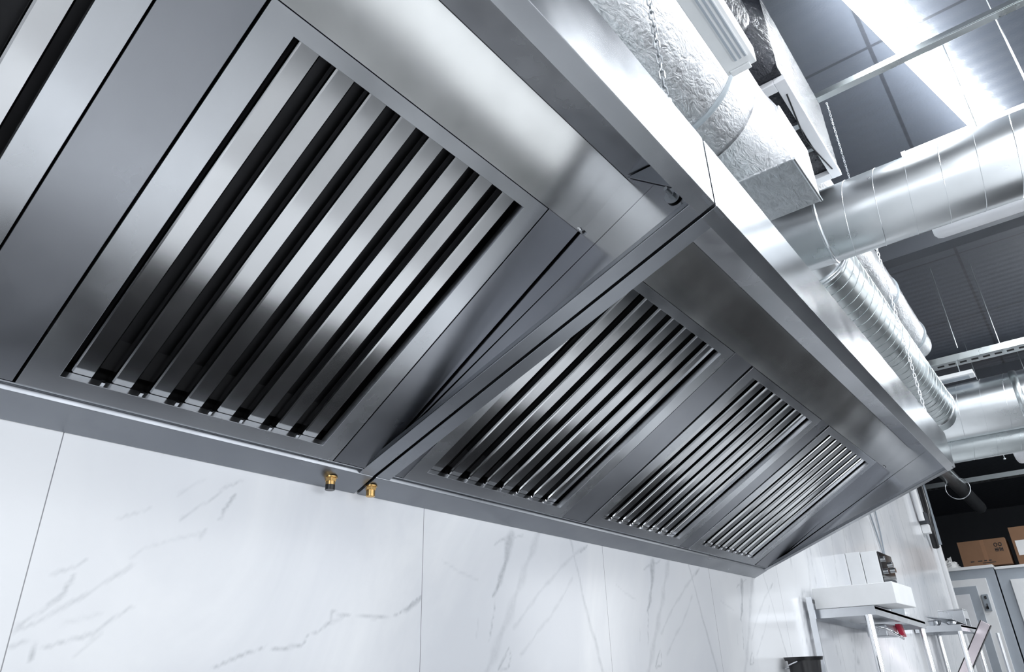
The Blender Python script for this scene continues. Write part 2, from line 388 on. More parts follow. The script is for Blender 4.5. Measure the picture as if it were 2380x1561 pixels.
def grease_filter(x0, x1, label, k=0, n=8):
    xc = (x0+x1)/2
    t = thing('baffle_filter', label, 'grease filter', SP(xc, 0), 'baffle filters in the hood')
    m, tb, tt = .0505, .036, .028
    fr = MB()
    # frame: four mitred sides with returned inner lips
    O = [(x0,.001),(x1,.001),(x1,T-.001),(x0,T-.001)]; I = [(x0+m,tb),(x1-m,tb),(x1-m,T-tt),(x0+m,T-tt)]
    for q in range(4):
        r = (q+1) % 4
        fr.add([SP(*O[q],-.003,k),SP(*O[r],-.003,k),SP(*I[r],-.003,k),SP(*I[q],-.003,k),
                SP(*O[q],.014,k),SP(*O[r],.014,k),SP(*I[r],.014,k),SP(*I[q],.014,k)],
               [(0,3,2,1),(4,5,6,7),(0,1,5,4),(2,3,7,6)])
    fr.build('frame', M['steel'], t, bevel=.0007)
    a, b = x0+m, x1-m; p = (b-a)/n
    for i in range(n):
        xa = a+i*p+.23*p; xb = xa+.57*p; w = MB()
        e0, e1 = tb-.006, T-tt+.006
        d0, th, dp, ch = .015, .0015, .020, .0045
        pr = [(xa,d0+dp),(xa,d0+ch*1.3),(xa+ch*.35,d0+ch*.4),(xa+ch,d0),(xb-ch*.6,d0),(xb,d0+ch*.6),(xb,d0+dp),
              (xb-th,d0+dp),(xb-th,d0+ch*.6+th*.4),(xb-ch*.6-th*.4,d0+th),(xa+ch+th*.4,d0+th),(xa+ch*.35+th*.8,d0+ch*.4+th*.8),(xa+th,d0+ch*1.3),(xa+th,d0+dp)]
        q = len(pr)
        w.add([SP(x,e0,d,k) for x, d in pr]+[SP(x,e1,d,k) for x, d in pr], [tuple(range(q)), tuple(range(2*q-1,q-1,-1))]+[(s_, q+s_, q+(s_+1)%q, (s_+1)%q) for s_ in range(q)])
        w.build('baffle', M['baffle'], t)
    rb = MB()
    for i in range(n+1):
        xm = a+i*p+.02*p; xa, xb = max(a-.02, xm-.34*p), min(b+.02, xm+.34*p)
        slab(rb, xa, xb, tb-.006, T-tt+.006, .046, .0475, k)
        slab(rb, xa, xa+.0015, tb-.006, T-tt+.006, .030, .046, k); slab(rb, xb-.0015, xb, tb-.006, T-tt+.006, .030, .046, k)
    rb.build('rear_baffles', M['shadesteel'], t)
    # side rails close the frame box
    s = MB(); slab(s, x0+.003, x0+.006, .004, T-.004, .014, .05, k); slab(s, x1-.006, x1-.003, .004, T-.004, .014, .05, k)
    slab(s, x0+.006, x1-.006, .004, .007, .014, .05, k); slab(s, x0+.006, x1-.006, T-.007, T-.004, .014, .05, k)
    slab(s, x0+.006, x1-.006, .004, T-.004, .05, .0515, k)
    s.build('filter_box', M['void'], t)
    for i in range(1, n):
        c = a+i*p+.02*p
        nt_ = MB(); slab(nt_, c-.003, c+.003, tb-.002, tb+.004, .004, .012, k)
        nt_.build('drain_tab', M['chrome'], t)
    return t
grease_filter(-1.512, -.882, 'baffle filter cut off by the far left edge, only one baffle in view')
grease_filter(-.767, -.135, 'large nearest baffle filter filling the left half of the hood')
grease_filter(.100, .780, 'baffle filter just right of the hood joint, its left edge hidden by the flange', .035)
grease_filter(.921, 1.597, 'middle one of the three baffle filters in the farther hood module', .045)
grease_filter(1.693, 2.398, 'farthest baffle filter, at the right end of the hood row', .06)

# bolt and washer on the end of the nearer module, small rivets at the panel corners
t = thing('hanging_bolt', 'zinc bolt with washer in the top corner at the joint of the two hoods', 'bolt', (-.035, -.93, .385))
def disc(mb, c, ax, r, h, n=24):
    return mb.tube([Vector(c), Vector(c)+Vector(ax)*h], r, n)
disc(MB(), (-.026,-.934,.405), (-1,0,0), .0165, .002).build('washer', M['chain'], t, smooth=True)
disc(MB(), (-.028,-.934,.405), (-1,0,0), .008, .008, 6).build('nut', M['chain'], t)
disc(MB(), (-.036,-.934,.405), (-1,0,0), .0042, .020, 12).build('threaded_end', M['chain'], t, smooth=True)
pl = MB().prism([(-.845,.497),(-.986,.497),(-.986,.385)], -.0265, -.0235)
tag(pl.build('corner_bracket', M['rim'], bevel=.001), 'flat steel corner bracket behind the zinc bolt and washer', 'bracket')
for x, lb in ((-.028, 'small round rivet at the upper corner of the nearer hood module'), (2.548, 'small round rivet at the upper corner beside the farthest filter')):
    mb = MB().tube([(x,-.722,.424),(x-.001,-.724,.419),(x-.0015,-.7245,.417)], [.0045,.0042,.002], 12)
    tag(mb.build('rivet', M['chrome'], smooth=True), lb, 'rivet')
# brass outlets under the gutter
def outlet(x, y, plug, label):
    z1 = rimz(y)-.002
    t = thing('brass_outlet', label, 'pipe fitting', (x, y, z1-.03), 'brass outlets under the hood')
    disc(MB(), (x,y,z1), (0,0,-1), .0155, .003, 24).build('washer', M['brass'], t, smooth=True)
    disc(MB(), (x,y,z1-.003), (0,0,-1), .0135, .008, 6).build('hex_nut', M['brass'], t, bevel=.0006)
    mb = MB().tube([(x,y,z1-.011),(x,y,z1-.0235),(x,y,z1-.026),(x,y,z1-.0275)], [.0108,.0108,.0108,.0085], 28); mb.build('spout', M['brass'], t, smooth=True)
    if plug: MB().tube([(x,y,z1-.019),(x,y,z1-.031)], .0112, 24).build('black_plug', M['black'], t, smooth=True)['label'] = 'black end plug'
outlet(-.094, -.034, True, 'brass outlet with a black plug, left of the hood joint')
outlet(.027, -.034, False, 'plain brass outlet, right of the hood joint')
# ------------------------------------------------------------ ducts above the hood
def spiral(axis, c, r, a0, a1, pitch, nth=56, ridge=.0014):
    """round duct with a raised helical seam; axis 'x' or 'y', c = the two other coordinates (y,z) or (x,z)"""
    mb = MB(); n = max(2, int((a1-a0)/.25)); P = lambda s, u, v: (s, c[0]+u, c[1]+v) if axis == 'x' else (c[0]+u, s, c[1]+v)
    mb.tube([P(a0+(a1-a0)*i/n, 0, 0) for i in range(n+1)], r, 96)
    m = int((a1-a0)/pitch*48); hp = []
    for i in range(m+1):
        th = 2*PI*i/48; hp.append(P(a0+(a1-a0)*i/m, (r+.0004)*math.cos(th), (r+.0004)*math.sin(th)))
    return mb.tube(hp, ridge, 5)
def ring(axis, c, r, a, w, h=.006, n=64):
    P = lambda s: (s, c[0], c[1]) if axis == 'x' else (c[0], s, c[1])
    return MB().tube([P(a), P(a+w*.2), P(a+w*.5), P(a+w*.8), P(a+w)], [r, r+h*.8, r+h, r+h*.8, r], n)
def crumple(axis, c, r, a0, a1, amp=.004, nth=72, step=.018, seed=1):
    rnd = random.Random(seed); n = int((a1-a0)/step); vs = []
    for i in range(n+1):
        s = a0+(a1-a0)*i/n
        for k in range(nth):
            th = 2*PI*k/nth
            rr = r+amp*(math.sin(3*th+s*5)*.5+math.sin(7*th-s*11)*.3)+rnd.uniform(-amp, amp)*.35
            vs.append((s, c[0]+rr*math.cos(th), c[1]+rr*math.sin(th)) if axis == 'x' else (c[0]+rr*math.cos(th), s, c[1]+rr*math.sin(th)))
    fs = [(i*nth+k, i*nth+(k+1)%nth, (i+1)*nth+(k+1)%nth, (i+1)*nth+k) for i in range(n) for k in range(nth)]
    fs += [tuple(range(nth)), tuple(range(n*nth, (n+1)*nth))]
    return MB().add(vs, fs)
def loft(a, b, n=48):   # round section (x,yc,zc,r) to rectangle (x,y0,y1,z0,z1)
    vs = []
    xa, yc, zc, r = a; xb, y0, y1, z0, z1 = b
    hy, hz = (y1-y0)/2, (z1-z0)/2; cy, cz = (y0+y1)/2, (z0+z1)/2
    for k in range(n):
        th = 2*PI*(k+.5)/n; vs.append((xa, yc+r*math.cos(th), zc+r*math.sin(th)))
    for k in range(n):
        th = 2*PI*(k+.5)/n; u, v = math.cos(th), math.sin(th); q = max(abs(u), abs(v)); vs.append((xb, cy+hy*u/q, cz+hz*v/q))
    return MB().add(vs, [(k, (k+1)%n, n+(k+1)%n, n+k) for k in range(n)])

# A: spiral duct running out into the room, with its end tee
ZD = 1.28; XA = 1.735; YB = -.761; RD = .158
t = thing('spiral_duct', 'big bright spiral duct crossing out into the room above the hood', 'duct', (XA, -2.3, ZD-RD))
spiral('y', (XA, ZD), RD, -4.6, -.885, .118).build('pipe', M['galv'], t, smooth=True)
MB().tube([(XA,-.885,ZD),(XA,-.60,ZD),(XA,-.40,ZD)], RD+.002, 64).build('tee_body', M['galv'], t, smooth=True)
ring('y', (XA, ZD), RD+.001, -.895, .014, .007).build('collar', M['galv'], t, smooth=True)
MB().tube([(XA+.02,YB,ZD),(XA+.158+.02,YB,ZD)], RD-.004, 64).build('branch', M['galv'], t, smooth=True)
ring('x', (YB, ZD), RD-.002, XA+.165, .016, .008).build('branch_collar', M['galv'], t, smooth=True)
# B: spiral duct along the hood
t = thing('spiral_duct', 'tightly seamed spiral duct lying along the top of the hood, behind the hanging chain', 'duct', (3.3, YB, ZD-RD))
spiral('x', (YB, ZD), RD-.003, XA+.18, 4.62, .088, ridge=.0022).build('pipe', M['galvdull'], t, smooth=True)
ring('x', (YB, ZD), RD-.003, 4.62, .03, .008).build('end_collar', M['galv'], t, smooth=True)
MB().tube([(4.64,YB,ZD),(4.84,YB,ZD)], RD-.012, 48).build('end_sleeve', M['galvdull'], t, smooth=True)
ring('x', (YB, ZD), RD-.003, 1.93, .012, .006).build('start_collar', M['galv'], t, smooth=True)
# C: main duct beyond the hood and the smaller one under it
t = thing('spiral_duct', 'wide spiral main duct passing behind the far end of the hood', 'duct', (5.02, -2, 1.09), 'ducts behind the hood end')
spiral('y', (5.0, 1.297), .204, -4.6, -.42, .15).build('pipe', M['galv'], t, smooth=True)
ring('y', (5.0, 1.297), .204, -1.33, .05, .010).build('coupling', M['galvdull'], t, smooth=True)
t = thing('spiral_duct', 'thinner spiral duct running just under the wide main duct at the far hood end', 'duct', (5.2, -2, .98), 'ducts behind the hood end')
spiral('y', (5.2, 1.075), .108, -4.6, -.42, .15).build('pipe', M['galvdull'], t, smooth=True)
ring('y', (5.2, 1.075), .108, -1.36, .045, .008).build('coupling', M['galvdull'], t, smooth=True)

# D: foil wrapped duct with boxed end
t = thing('foil_wrapped_duct', 'bright foil wrapped round duct with a boxed end over the hood joint', 'duct', (-.6, -.74, 1.03))
crumple('x', (-.745, 1.27), .222, -3.2, .72, .0012).build('pipe', M['foil'], t, smooth=True, auto=False)
loft((.72,-.745,1.27,.222), (.86,-.992,-.50,1.035,1.26)).build('transition', M['foil'], t, smooth=True)
MB().box((.855,-.995,1.03), (1.147,-.50,1.26)).build('end_box', M['foil'], t, bevel=.006)
MB().tube([(1.147-.003,-.995,1.033),(.857,-.995,1.033)], .006, 8).build('box_seam', M['galv'], t, smooth=True)
def strapband(x, yc, zc, r, w, mat, t):
    ring('x', (yc, zc), r, x, w, .003).build('tape_band', mat, t, smooth=True)
strapband(.535, -.745, 1.27, .2245, .022, M['tape'], t)
# E: darker foil duct behind, boxed with a pale frame
t = thing('foil_wrapped_duct', 'darker foil wrapped duct farther out, with a pale metal frame on its box', 'duct', (.5, -.8, 1.5))
crumple('x', (-.785, 1.72), .186, -3.0, .86, .003, seed=5).build('pipe', M['foilshade'], t, smooth=True, auto=False)
loft((.86,-.785,1.72,.186), (.98,-1.0,-.60,1.52,1.92)).build('transition', M['foilshade'], t, smooth=True)
MB().box((.975,-1.0,1.525), (1.735,-.60,1.92)).build('end_box', M['foilshade'], t, bevel=.005)
fr = MB().box((1.02,-1.006,1.500), (1.735,-.965,1.524)).box((1.02,-.965,1.500), (1.07,-.62,1.524)).box((1.69,-.965,1.500), (1.735,-.62,1.524)).box((1.02,-.66,1.500),(1.735,-.62,1.524))
fr.build('frame', M['lens'], t, bevel=.003)
MB().box((1.30,-.965,1.508), (1.33,-.66,1.524)).box((1.48,-.965,1.508), (1.50,-.66,1.524)).build('frame_bars', M['galv'], t)
MB().tube([(1.10,-.985,1.4985),(1.40,-.955,1.4985),(1.66,-.985,1.4985)], .003, 6).build('wire', M['black'], t, smooth=True)
strapband(.55, -.785, 1.72, .187, .03, M['foil'], t)
# F: narrower foil duct beyond
t = thing('foil_wrapped_duct', 'narrow crinkled foil duct parallel to the spiral duct, with two grey bands', 'duct', (3.2, -.79, 1.55))
crumple('x', (-.790, 1.68), .128, 1.74, 4.40, .004, nth=48, seed=9).build('pipe', M['foil'], t, smooth=True, auto=False)
strapband(3.35, -.79, 1.68, .135, .03, M['tape'], t); strapband(4.15, -.79, 1.68, .135, .03, M['tape'], t)
MB().tube([(4.40,-.79,1.68),(4.47,-.79,1.68)], [.13,.10], 40).build('end_cap', M['foilshade'], t, smooth=True)

# ------------------------------------------------------------ chains
def chain(x, y, z0, z1, label, pitch=.0205, lean=(0,0), grp='chains holding the hood', mat=None):
    mb = MB(); n = int((z1-z0)/pitch)
    for i in range(n):
        z = z0+pitch*(i+.5); q_ = pitch/.0205; hl, hw, r = .0119*q_, .0051*q_, .0017*q_
        cx_, cy_ = x+lean[0]*(z-z0), y+lean[1]*(z-z0)
        ang = .5+(PI/2 if i % 2 else 0)+.15*math.sin(i*1.7); ca, sa = math.cos(ang), math.sin(ang)
        P = []
        for k in range(14):
            a = 2*PI*k/14; u = hw*math.cos(a); v = (hl-hw)*(1 if math.sin(a) > 0 else -1)+hw*math.sin(a)
            P.append((cx_+u*ca, cy_+u*sa, z+v))
        mb.tube(P, r, 6, closed=True)
    o = mb.build('chain', mat or M['chain'], smooth=True); return tag(o, label, 'chain', grp)
chain(-.122, -.990, .535, 2.0, 'steel chain rising from the front edge at the joint of the two hood modules')
chain(2.275, -.985, .535, 1.80, 'pale chain rising from the far end of the hood past the tightly seamed spiral duct', lean=(.06,0), mat=M['chainpale'])
chain(1.85, -1.016, 1.45, 2.0, 'small distant chain hanging from the ceiling rail behind the big spiral duct', pitch=.0125, grp=None)
disc(MB(), (-.122,-.992,.5305), (0,0,1), .008, .010, 12).build('eye_bolt', M['chain'], h1, smooth=True)
disc(MB(), (2.275,-.985,.5305), (0,0,1), .008, .010, 12).build('eye_bolt', M['chain'], h2, smooth=True)

# ------------------------------------------------------------ ceiling rails, rods and pipes
def rail(x, z, y0, y1, w, h, label, mat, slots=False, grp='rails under the ceiling'):
    t = thing('ceiling_rail', label, 'ceiling rail', (x, (y0+y1)/2, z), grp)
    MB().box((x-w/2,y0,z), (x+w/2,y1,z+.006)).box((x-w/2,y0,z+.006), (x-w/2+.006,y1,z+h)).box((x+w/2-.006,y0,z+.006), (x+w/2,y1,z+h)).build('channel', mat, t, bevel=.001)
    if slots:
        for i in range(slots):
            yy = y1-.07-i*.075; MB().box((x-.016,yy,z-.0015), (x+.016,yy+.045,z+.001)).build('slot', M['void'], t)
    return t
rail(1.79, 1.985, -4.6, -.80, .040, .03, 'pale twin rail under the ceiling beside the foil ducts', M['galvdull'])
rail(5.0-.22, 1.60, -4.6, -.70, .13, .05, 'slotted steel rail running above the wide main duct', M['galvdull'], 20)
rail(3.67, 2.00, -5.4, -.4, .12, .12, 'dark beam under the ceiling right of the big spiral duct', M['duskpaint'], grp='dark beams under the ceiling')
rail(6.9, 2.05, -5.4, -.4, .16, .14, 'dark beam under the ceiling behind the slotted rail', M['duskpaint'], grp='dark beams under the ceiling')
rail(2.35, 1.80, -1.2, -.5, .04, .03, 'short rail holding the pale chain, hidden behind the big spiral duct', M['galvdull'], grp=None)
rail(9.6, 1.65, -5.4, 0.2, .14, .06, 'far slotted rail in the dark above the cold room', M['galvdull'], 14)
MB_ = MB().tube([(6.2,-.30,1.62),(11.3,-.30,1.62)], .085, 28)
tag(MB_.build('ceiling_pipe', M['galv'], smooth=True), 'grey pipe running off into the dark past the far corner of the hood', 'pipe')
P = [(8.95, -.34+.13*math.cos(a*PI/18), 1.49+.13*math.sin(a*PI/18)) for a in range(36)]
t_ = MB().tube(P, .006, 6, closed=True).build('wire_loop', M['galv'], smooth=True); tag(t_, 'loop of pale wire hanging round the grey pipe', 'wire')
for i, (x, y, z) in enumerate(((4.6,-1.05,1.65), (4.75,-1.30,1.65), (6.4,-1.02,1.2), (7.9,-1.15,1.2))):
    o = MB().tube([(x,y,z),(x,y,2.33)], .0035, 6).build('hanger_rod', M['galvdull'], smooth=True)
    tag(o, ('thin hanger rod dropping to the slotted rail, nearer the foil duct', 'thin hanger rod dropping to the slotted rail, farther out in the room',
            'thin rod hanging just right of the hood corner', 'thin rod hanging in the dark far right of the hood corner')[i], 'rod', 'thin hanger rods')
    if i > 1:
        MB().tube([(x,y,z-.01),(x,y,z)], .01, 8).build('rod_nut', M['galvdull'], o)

# ------------------------------------------------------------ lamps
M['tube'] = emit('lit_tube', (.93,.97,1), 45)
M['tube_low'] = emit('lit_cover', (.93,.97,1), 2.2)
def linear_lamp(a, b, w, h, label, emat, body=None, ribs=False, grp=None, cover=True):
    """box lamp from a to b (points of the lower face centre line), body above, glowing cover below"""
    A = Vector(a); B = Vector(b); d = (B-A).normalized(); sd = Vector((-d.y, d.x, 0))*w/2; up = Vector((0,0,1))
    t = thing('linear_lamp', label, 'ceiling lamp', tuple((A+B)/2), grp)
    def bx(p, q, s0, s1, z0, z1):
        return [p-sd*s0+up*z0, q-sd*s0+up*z0, q+sd*s1+up*z0, p+sd*s1+up*z0, p-sd*s0+up*z1, q-sd*s0+up*z1, q+sd*s1+up*z1, p+sd*s1+up*z1]
    MB().hexa(bx(A,B,.35,.35,h*.8,h)).build('housing', body or M['white'], t, bevel=.004)
    MB().hexa(bx(A+d*.02,B-d*.02,.9,.9,0,h*.8)).build('cover', emat, t, bevel=.006)
    if ribs:
        for q in range(3): MB().hexa(bx(A+d*.015,B-d*.015,-.25-.22*q,.25+.22*q+.1,-.004,0)).build('rib', M['lightgrey'], t)
    for e, s in ((A,1),(B,-1)): MB().hexa(bx(e,e+d*.02*s,.95,.95,-.001,h*.82) if s > 0 else bx(e-d*.02,e,.95,.95,-.001,h*.82)).build('end_cap', M['white'], t)
    return t
linear_lamp((1.38,-1.25,2.19), (3.3,-1.70,2.19), .10, .07, 'glaring lit tube lamp under the ceiling above the big spiral duct', M['tube'])
# lamp under the foil duct: white tray with a ribbed grey strip
t = thing('linear_lamp', 'white ribbed lamp fixed beneath the bright foil duct', 'ceiling lamp', (-1, -1.03, .93))
MB().box((-2.4,-1.075,.935), (.30,-1.0,.985)).build('housing', M['white'], t, bevel=.003)
MB().box((-2.39,-1.066,.928), (.26,-1.032,.935)).build('ribbed_strip', M['white'], t)
for q in range(3): MB().box((-2.39,-1.064+.012*q,.9255), (.255,-1.059+.012*q,.928)).build('rib', M['lightgrey'], t)
MB().box((.285,-1.06,.93), (.305,-1.01,.935)).build('end_cap', M['white'], t, bevel=.002)
for x in (-1.8, 0.1): MB().tube([(x,-1.02,.985),(x,-.98,1.2),(x,-.93,1.30)], .004, 6).build('hanger', M['chain'], t)
def vapor(x, z, y0, y1, w, h, label, grp, mat=None):
    t = thing('linear_lamp', label, 'ceiling lamp', (x, (y0+y1)/2, z), grp)
    prof = [(-w/2,.5*h),(-w*.42,.15*h),(-w*.25,0),(w*.25,0),(w*.42,.15*h),(w/2,.5*h),(w*.4,h),(-w*.4,h)]
    def sect(y, s): return [(x+u*s, y, z+h/2+(v-h/2)*s) for u, v in prof]
    secs = [sect(y1,.6), sect(y1-.012,.9), sect(y1-.03,1), sect(y0+.03,1), sect(y0+.012,.9), sect(y0,.6)]
    n = len(prof); vs = [p for q in secs for p in q]
    fs = [(i*n+k, i*n+(k+1)%n, (i+1)*n+(k+1)%n, (i+1)*n+k) for i in range(5) for k in range(n)]+[tuple(range(n)), tuple(range(5*n,6*n))]
    MB().add(vs, fs).build('cover', mat or M['lens'], t, smooth=True)
    MB().box((x-w*.46,y0+.02,z+h*.55), (x+w*.46,y1-.02,z+h*.75)).build('housing', M['lightgrey'], t)
    for yy in (y1-.25, y1-.9): MB().box((x-w*.52,yy,z+h*.3), (x+w*.52,yy+.012,z+h*.8)).build('clip', M['galv'], t)
    MB().tube([(x,y1-.3,z+h*.9),(x,y1-.3,2.33)], .003, 6).build('cord', M['galvdull'], t)
    return t
vapor(2.20, 1.31, -2.9, -1.235, .13, .09, 'long white lamp hanging just below the big spiral duct', 'sealed white lamps')
vapor(6.6, 1.20, -2.6, -1.09, .55, .14, 'pale lamp end in the dark right of the thinner duct', 'sealed white lamps')
t = thing('linear_lamp', 'slim switched off lamp hanging below the slotted rail', 'ceiling lamp', (4.83, -.95, 1.5))
MB().box((4.78,-1.085,1.50), (4.90,-.60,1.53)).build('housing', M['white'], t, bevel=.003)
MB().box((4.81,-1.05,1.494), (4.87,-.62,1.50)).build('cover', M['lightgrey'], t)
for yy in (-1.0,-.7): MB().tube([(4.84,yy,1.53),(4.84,yy,1.60)], .004, 6).build('hanger', M['galvdull'], t)
o = MB().tube([(1.86,-1.72,1.46),(1.86,-1.72,2.33)], .004, 6).build('hanger_rod', M['galv'], smooth=True); tag(o, 'pale straight rod crossing the ceiling rail at the top right corner', 'rod')
t = linear_lamp((2.32,-1.215,1.83), (2.32,-2.6,1.83), .07, .05, 'lit lamp mostly hidden behind the big spiral duct', M['tube_low'])

# ------------------------------------------------------------ things on the marble wall at the right
def shelf_unit(x0, x1, ztop, th, label, sag=0, posts=None):
    t = thing('wall_shelf_rack', label, 'shelf rack', (x0, -.2, FLOOR), 'steel shelf racks')
    y0, y1 = -.358, -.012
    def q(x, z): return z-sag*(x-x0)
    P = [(x0,y0,q(x0,ztop-th)),(x1,y0,q(x1,ztop-th)),(x1,y1,q(x1,ztop-th)),(x0,y1,q(x0,ztop-th)),(x0,y0,q(x0,ztop)),(x1,y0,q(x1,ztop)),(x1,y1,q(x1,ztop)),(x0,y1,q(x0,ztop))]
    MB().add(P, [(4,5,6,7),(0,1,5,4),(1,2,6,5),(2,3,7,6),(3,0,4,7)]).build('shelf', M['rack'], t, bevel=.001)
    P2 = [(a+(.004 if i in (0,3,4,7) else -.004), b, c+(-.004 if i > 3 else .030)) for i, (a, b, c) in enumerate(P)]
    MB().hexa(P2).build('shelf_underside', M['rack'], t)
    for (x, y, r, zt) in posts: MB().tube([(x,y,FLOOR),(x,y,zt)], r, 20).build('post', M['chrome'], t, smooth=True)
    return t
M['rack'] = steel('shelf_steel', (.62,.64,.67), rough=(.25,.38), wav=.04)
shelf_unit(3.318, 4.60, -.126, .047, 'nearer steel shelf rack on the marble wall with a white box on it', .03,
           [(3.290,-.325,.019,-.172), (4.54,-.338,.019,-.21)])
t = thing('steel_upright', 'flat steel upright at the left end of the nearer shelf rack', 'post', (3.29,-.04,FLOOR))
MB().box((3.255,-.055,FLOOR), (3.272,-.022,-.06)).box((3.272,-.028,FLOOR), (3.314,-.022,-.06)).build('angle_post', M['rack'], t, bevel=.001)
MB().box((3.258,-.056,-.095), (3.300,-.022,-.075)).build('clamp', M['black'], t)
shelf_unit(6.05, 6.96, -.137, .049, 'farther steel shelf rack holding metal kitchenware', .0,
           [(6.075,-.335,.019,-.18), (6.90,-.335,.019,-.18), (6.9,-.04,.019,-.18)])
o = MB().box((3.325,-.475,-.124), (3.80,-.045,-.012)).build('white_box', M['white'], bevel=.004)
tag(o, 'wide flat white box lying on the nearer shelf rack', 'box')
# white sided appliance with glossy black front
t = thing('wall_appliance', 'white appliance with glossy black front, standing behind the wide flat white box', 'appliance', (4.6,-.1,-.122))
MB().box((4.406,-.098,-.125), (4.85,-.002,.30)).build('rear_casing', M['white'], t, bevel=.004)
MB().box((4.406,-.207,-.125), (4.80,-.102,.296)).build('front_casing', M['white'], t, bevel=.004)
MB().box((4.415,-.218,.130), (4.79,-.207,.290)).build('control_panel', M['gloss'], t, bevel=.003)
MB().box((4.415,-.214,.02), (4.79,-.207,.125)).build('glass_door', M['gloss'], t, bevel=.002)
MB().box((4.415,-.214,-.12), (4.79,-.207,.015)).build('lower_panel', M['midgrey'], t)
for x, z in ((4.50,.245), (4.50,.165), (4.70,.225), (4.74,.19)): disc(MB(), (x,-.218,z), (0,-1,0), .018, .018, 18).build('knob', M['chrome'], t, smooth=True)
for q, P in enumerate(([(5.58,-.012,.15),(5.58,-.012,.42),(5.53,-.012,.58),(5.46,-.012,.74),(5.42,-.012,1.2)], [(5.63,-.012,.15),(5.63,-.012,.42),(5.68,-.012,.60),(5.69,-.012,.78),(5.60,-.012,1.2)])):
    tag(MB().tube(P, .006, 6).build('cable', M['midgrey'], smooth=True), ('left of the two thin cables above the white appliance', 'right of the two thin cables above the white appliance')[q], 'cable', 'cables on the wall')
# black bucket at the bottom edge of the photo on a low wall bracket
t = thing('black_bucket', 'black plastic tub with a wide rim at the bottom edge, left of the shelf racks', 'bucket', (2.78,-.10,-.56))
MB().tube([(2.78,-.10,-.56),(2.78,-.10,-.385)], [.062,.078], 28).build('tub', M['black'], t, smooth=True)
MB().tube([(2.78,-.10,-.388),(2.78,-.10,-.372)], [.088,.094], 28).build('rim', M['black'], t, smooth=True)
MB().tube([(2.78+.096*math.cos(a), -.10+.096*math.sin(a), -.392-.03*abs(math.sin(a))) for a in [PI*i/10 for i in range(11)]], .003, 6).build('handle', M['chrome'], t, smooth=True)
tag(MB().box((2.5,-.22,-.575), (3.1,-.002,-.56)).build('wall_bracket_shelf', M['rack'], bevel=.001), 'low steel ledge under the black tub', 'shelf')
# tap with red lever under the nearer rack
t = thing('kitchen_sprayer', 'grey metal tap with a red lever under the nearer shelf rack', 'tap', (4.1,-.2,-.28))
MB().box((4.02,-.24,-.262), (4.30,-.12,-.19)).build('body', M['rack'], t, bevel=.01)
MB().tube([(4.00,-.18,-.20),(4.0,-.24,-.215),(4.03,-.27,-.24),(4.14,-.28,-.262),(4.3,-.26,-.27)], .010, 10).build('bent_pipe', M['chrome'], t, smooth=True)
MB().hexa([(4.32,-.27,-.25),(4.38,-.27,-.26),(4.38,-.24,-.26),(4.32,-.24,-.25),(4.26,-.27,-.185),(4.33,-.27,-.185),(4.33,-.24,-.185),(4.26,-.24,-.185)]).build('lever', M['red'], t, bevel=.004)
# kitchenware on the farther rack
def bowl(x, y, z, r, h, label, tilt=0):
    mb = MB(); n = 24; prof = [(r*.45,0),(r*.8,h*.35),(r,h),(r*1.08,h),(r*.95,h*.92),(r*.72,h*.38),(r*.3,h*.12)]
    vs = [(x+a*math.cos(2*PI*k/n), y+a*math.sin(2*PI*k/n), z+b+tilt*a*math.cos(2*PI*k/n)) for a, b in prof for k in range(n)]
    fs = [(i*n+k, i*n+(k+1)%n, (i+1)*n+(k+1)%n, (i+1)*n+k) for i in range(len(prof)-1) for k in range(n)]+[tuple(range(n)), tuple(range(6*n,7*n))]
    o = mb.add(vs, fs).build('metal_bowl', M['chrome'], smooth=True); return tag(o, label, 'bowl', 'metal bowls on the farther rack')
bowl(6.16, -.28, -.137, .045, .03, 'lowest metal bowl at the front left corner of the farther rack')
bowl(6.20, -.15, -.137, .055, .045, 'metal bowl at the back left of the farther rack', .1)
bowl(6.48, -.285, -.137, .05, .008, 'shallow metal bowl in the front middle of the farther rack')
t = thing('steel_tray', 'tilted steel tray leaning over the bowls on the farther rack', 'tray', (6.3,-.2,-.10))
MB().hexa([(6.15,-.30,-.095),(6.59,-.33,-.125),(6.59,-.20,-.118),(6.15,-.10,-.060),(6.15,-.30,-.088),(6.59,-.33,-.118),(6.59,-.20,-.111),(6.15,-.10,-.053)]).build('tray', M['rack'], t, bevel=.002)
t = thing('steel_dispenser', 'shiny open steel container standing at the right of the farther rack', 'container', (6.72,-.25,-.137))
MB().box((6.60,-.33,-.137), (6.62,-.13,.0)).build('end_plate', M['rack'], t, bevel=.002)
MB().box((6.84,-.33,-.137), (6.86,-.13,.0)).build('end_plate', M['rack'], t, bevel=.002)
MB().box((6.62,-.33,.002), (6.84,-.13,.012)).box((6.62,-.33,-.07), (6.84,-.32,.0)).build('hood_plate', M['chrome'], t, bevel=.002)
MB().tube([(6.62,-.25,-.09),(6.84,-.25,-.09)], .035, 20).build('roll', M['chrome'], t, smooth=True)
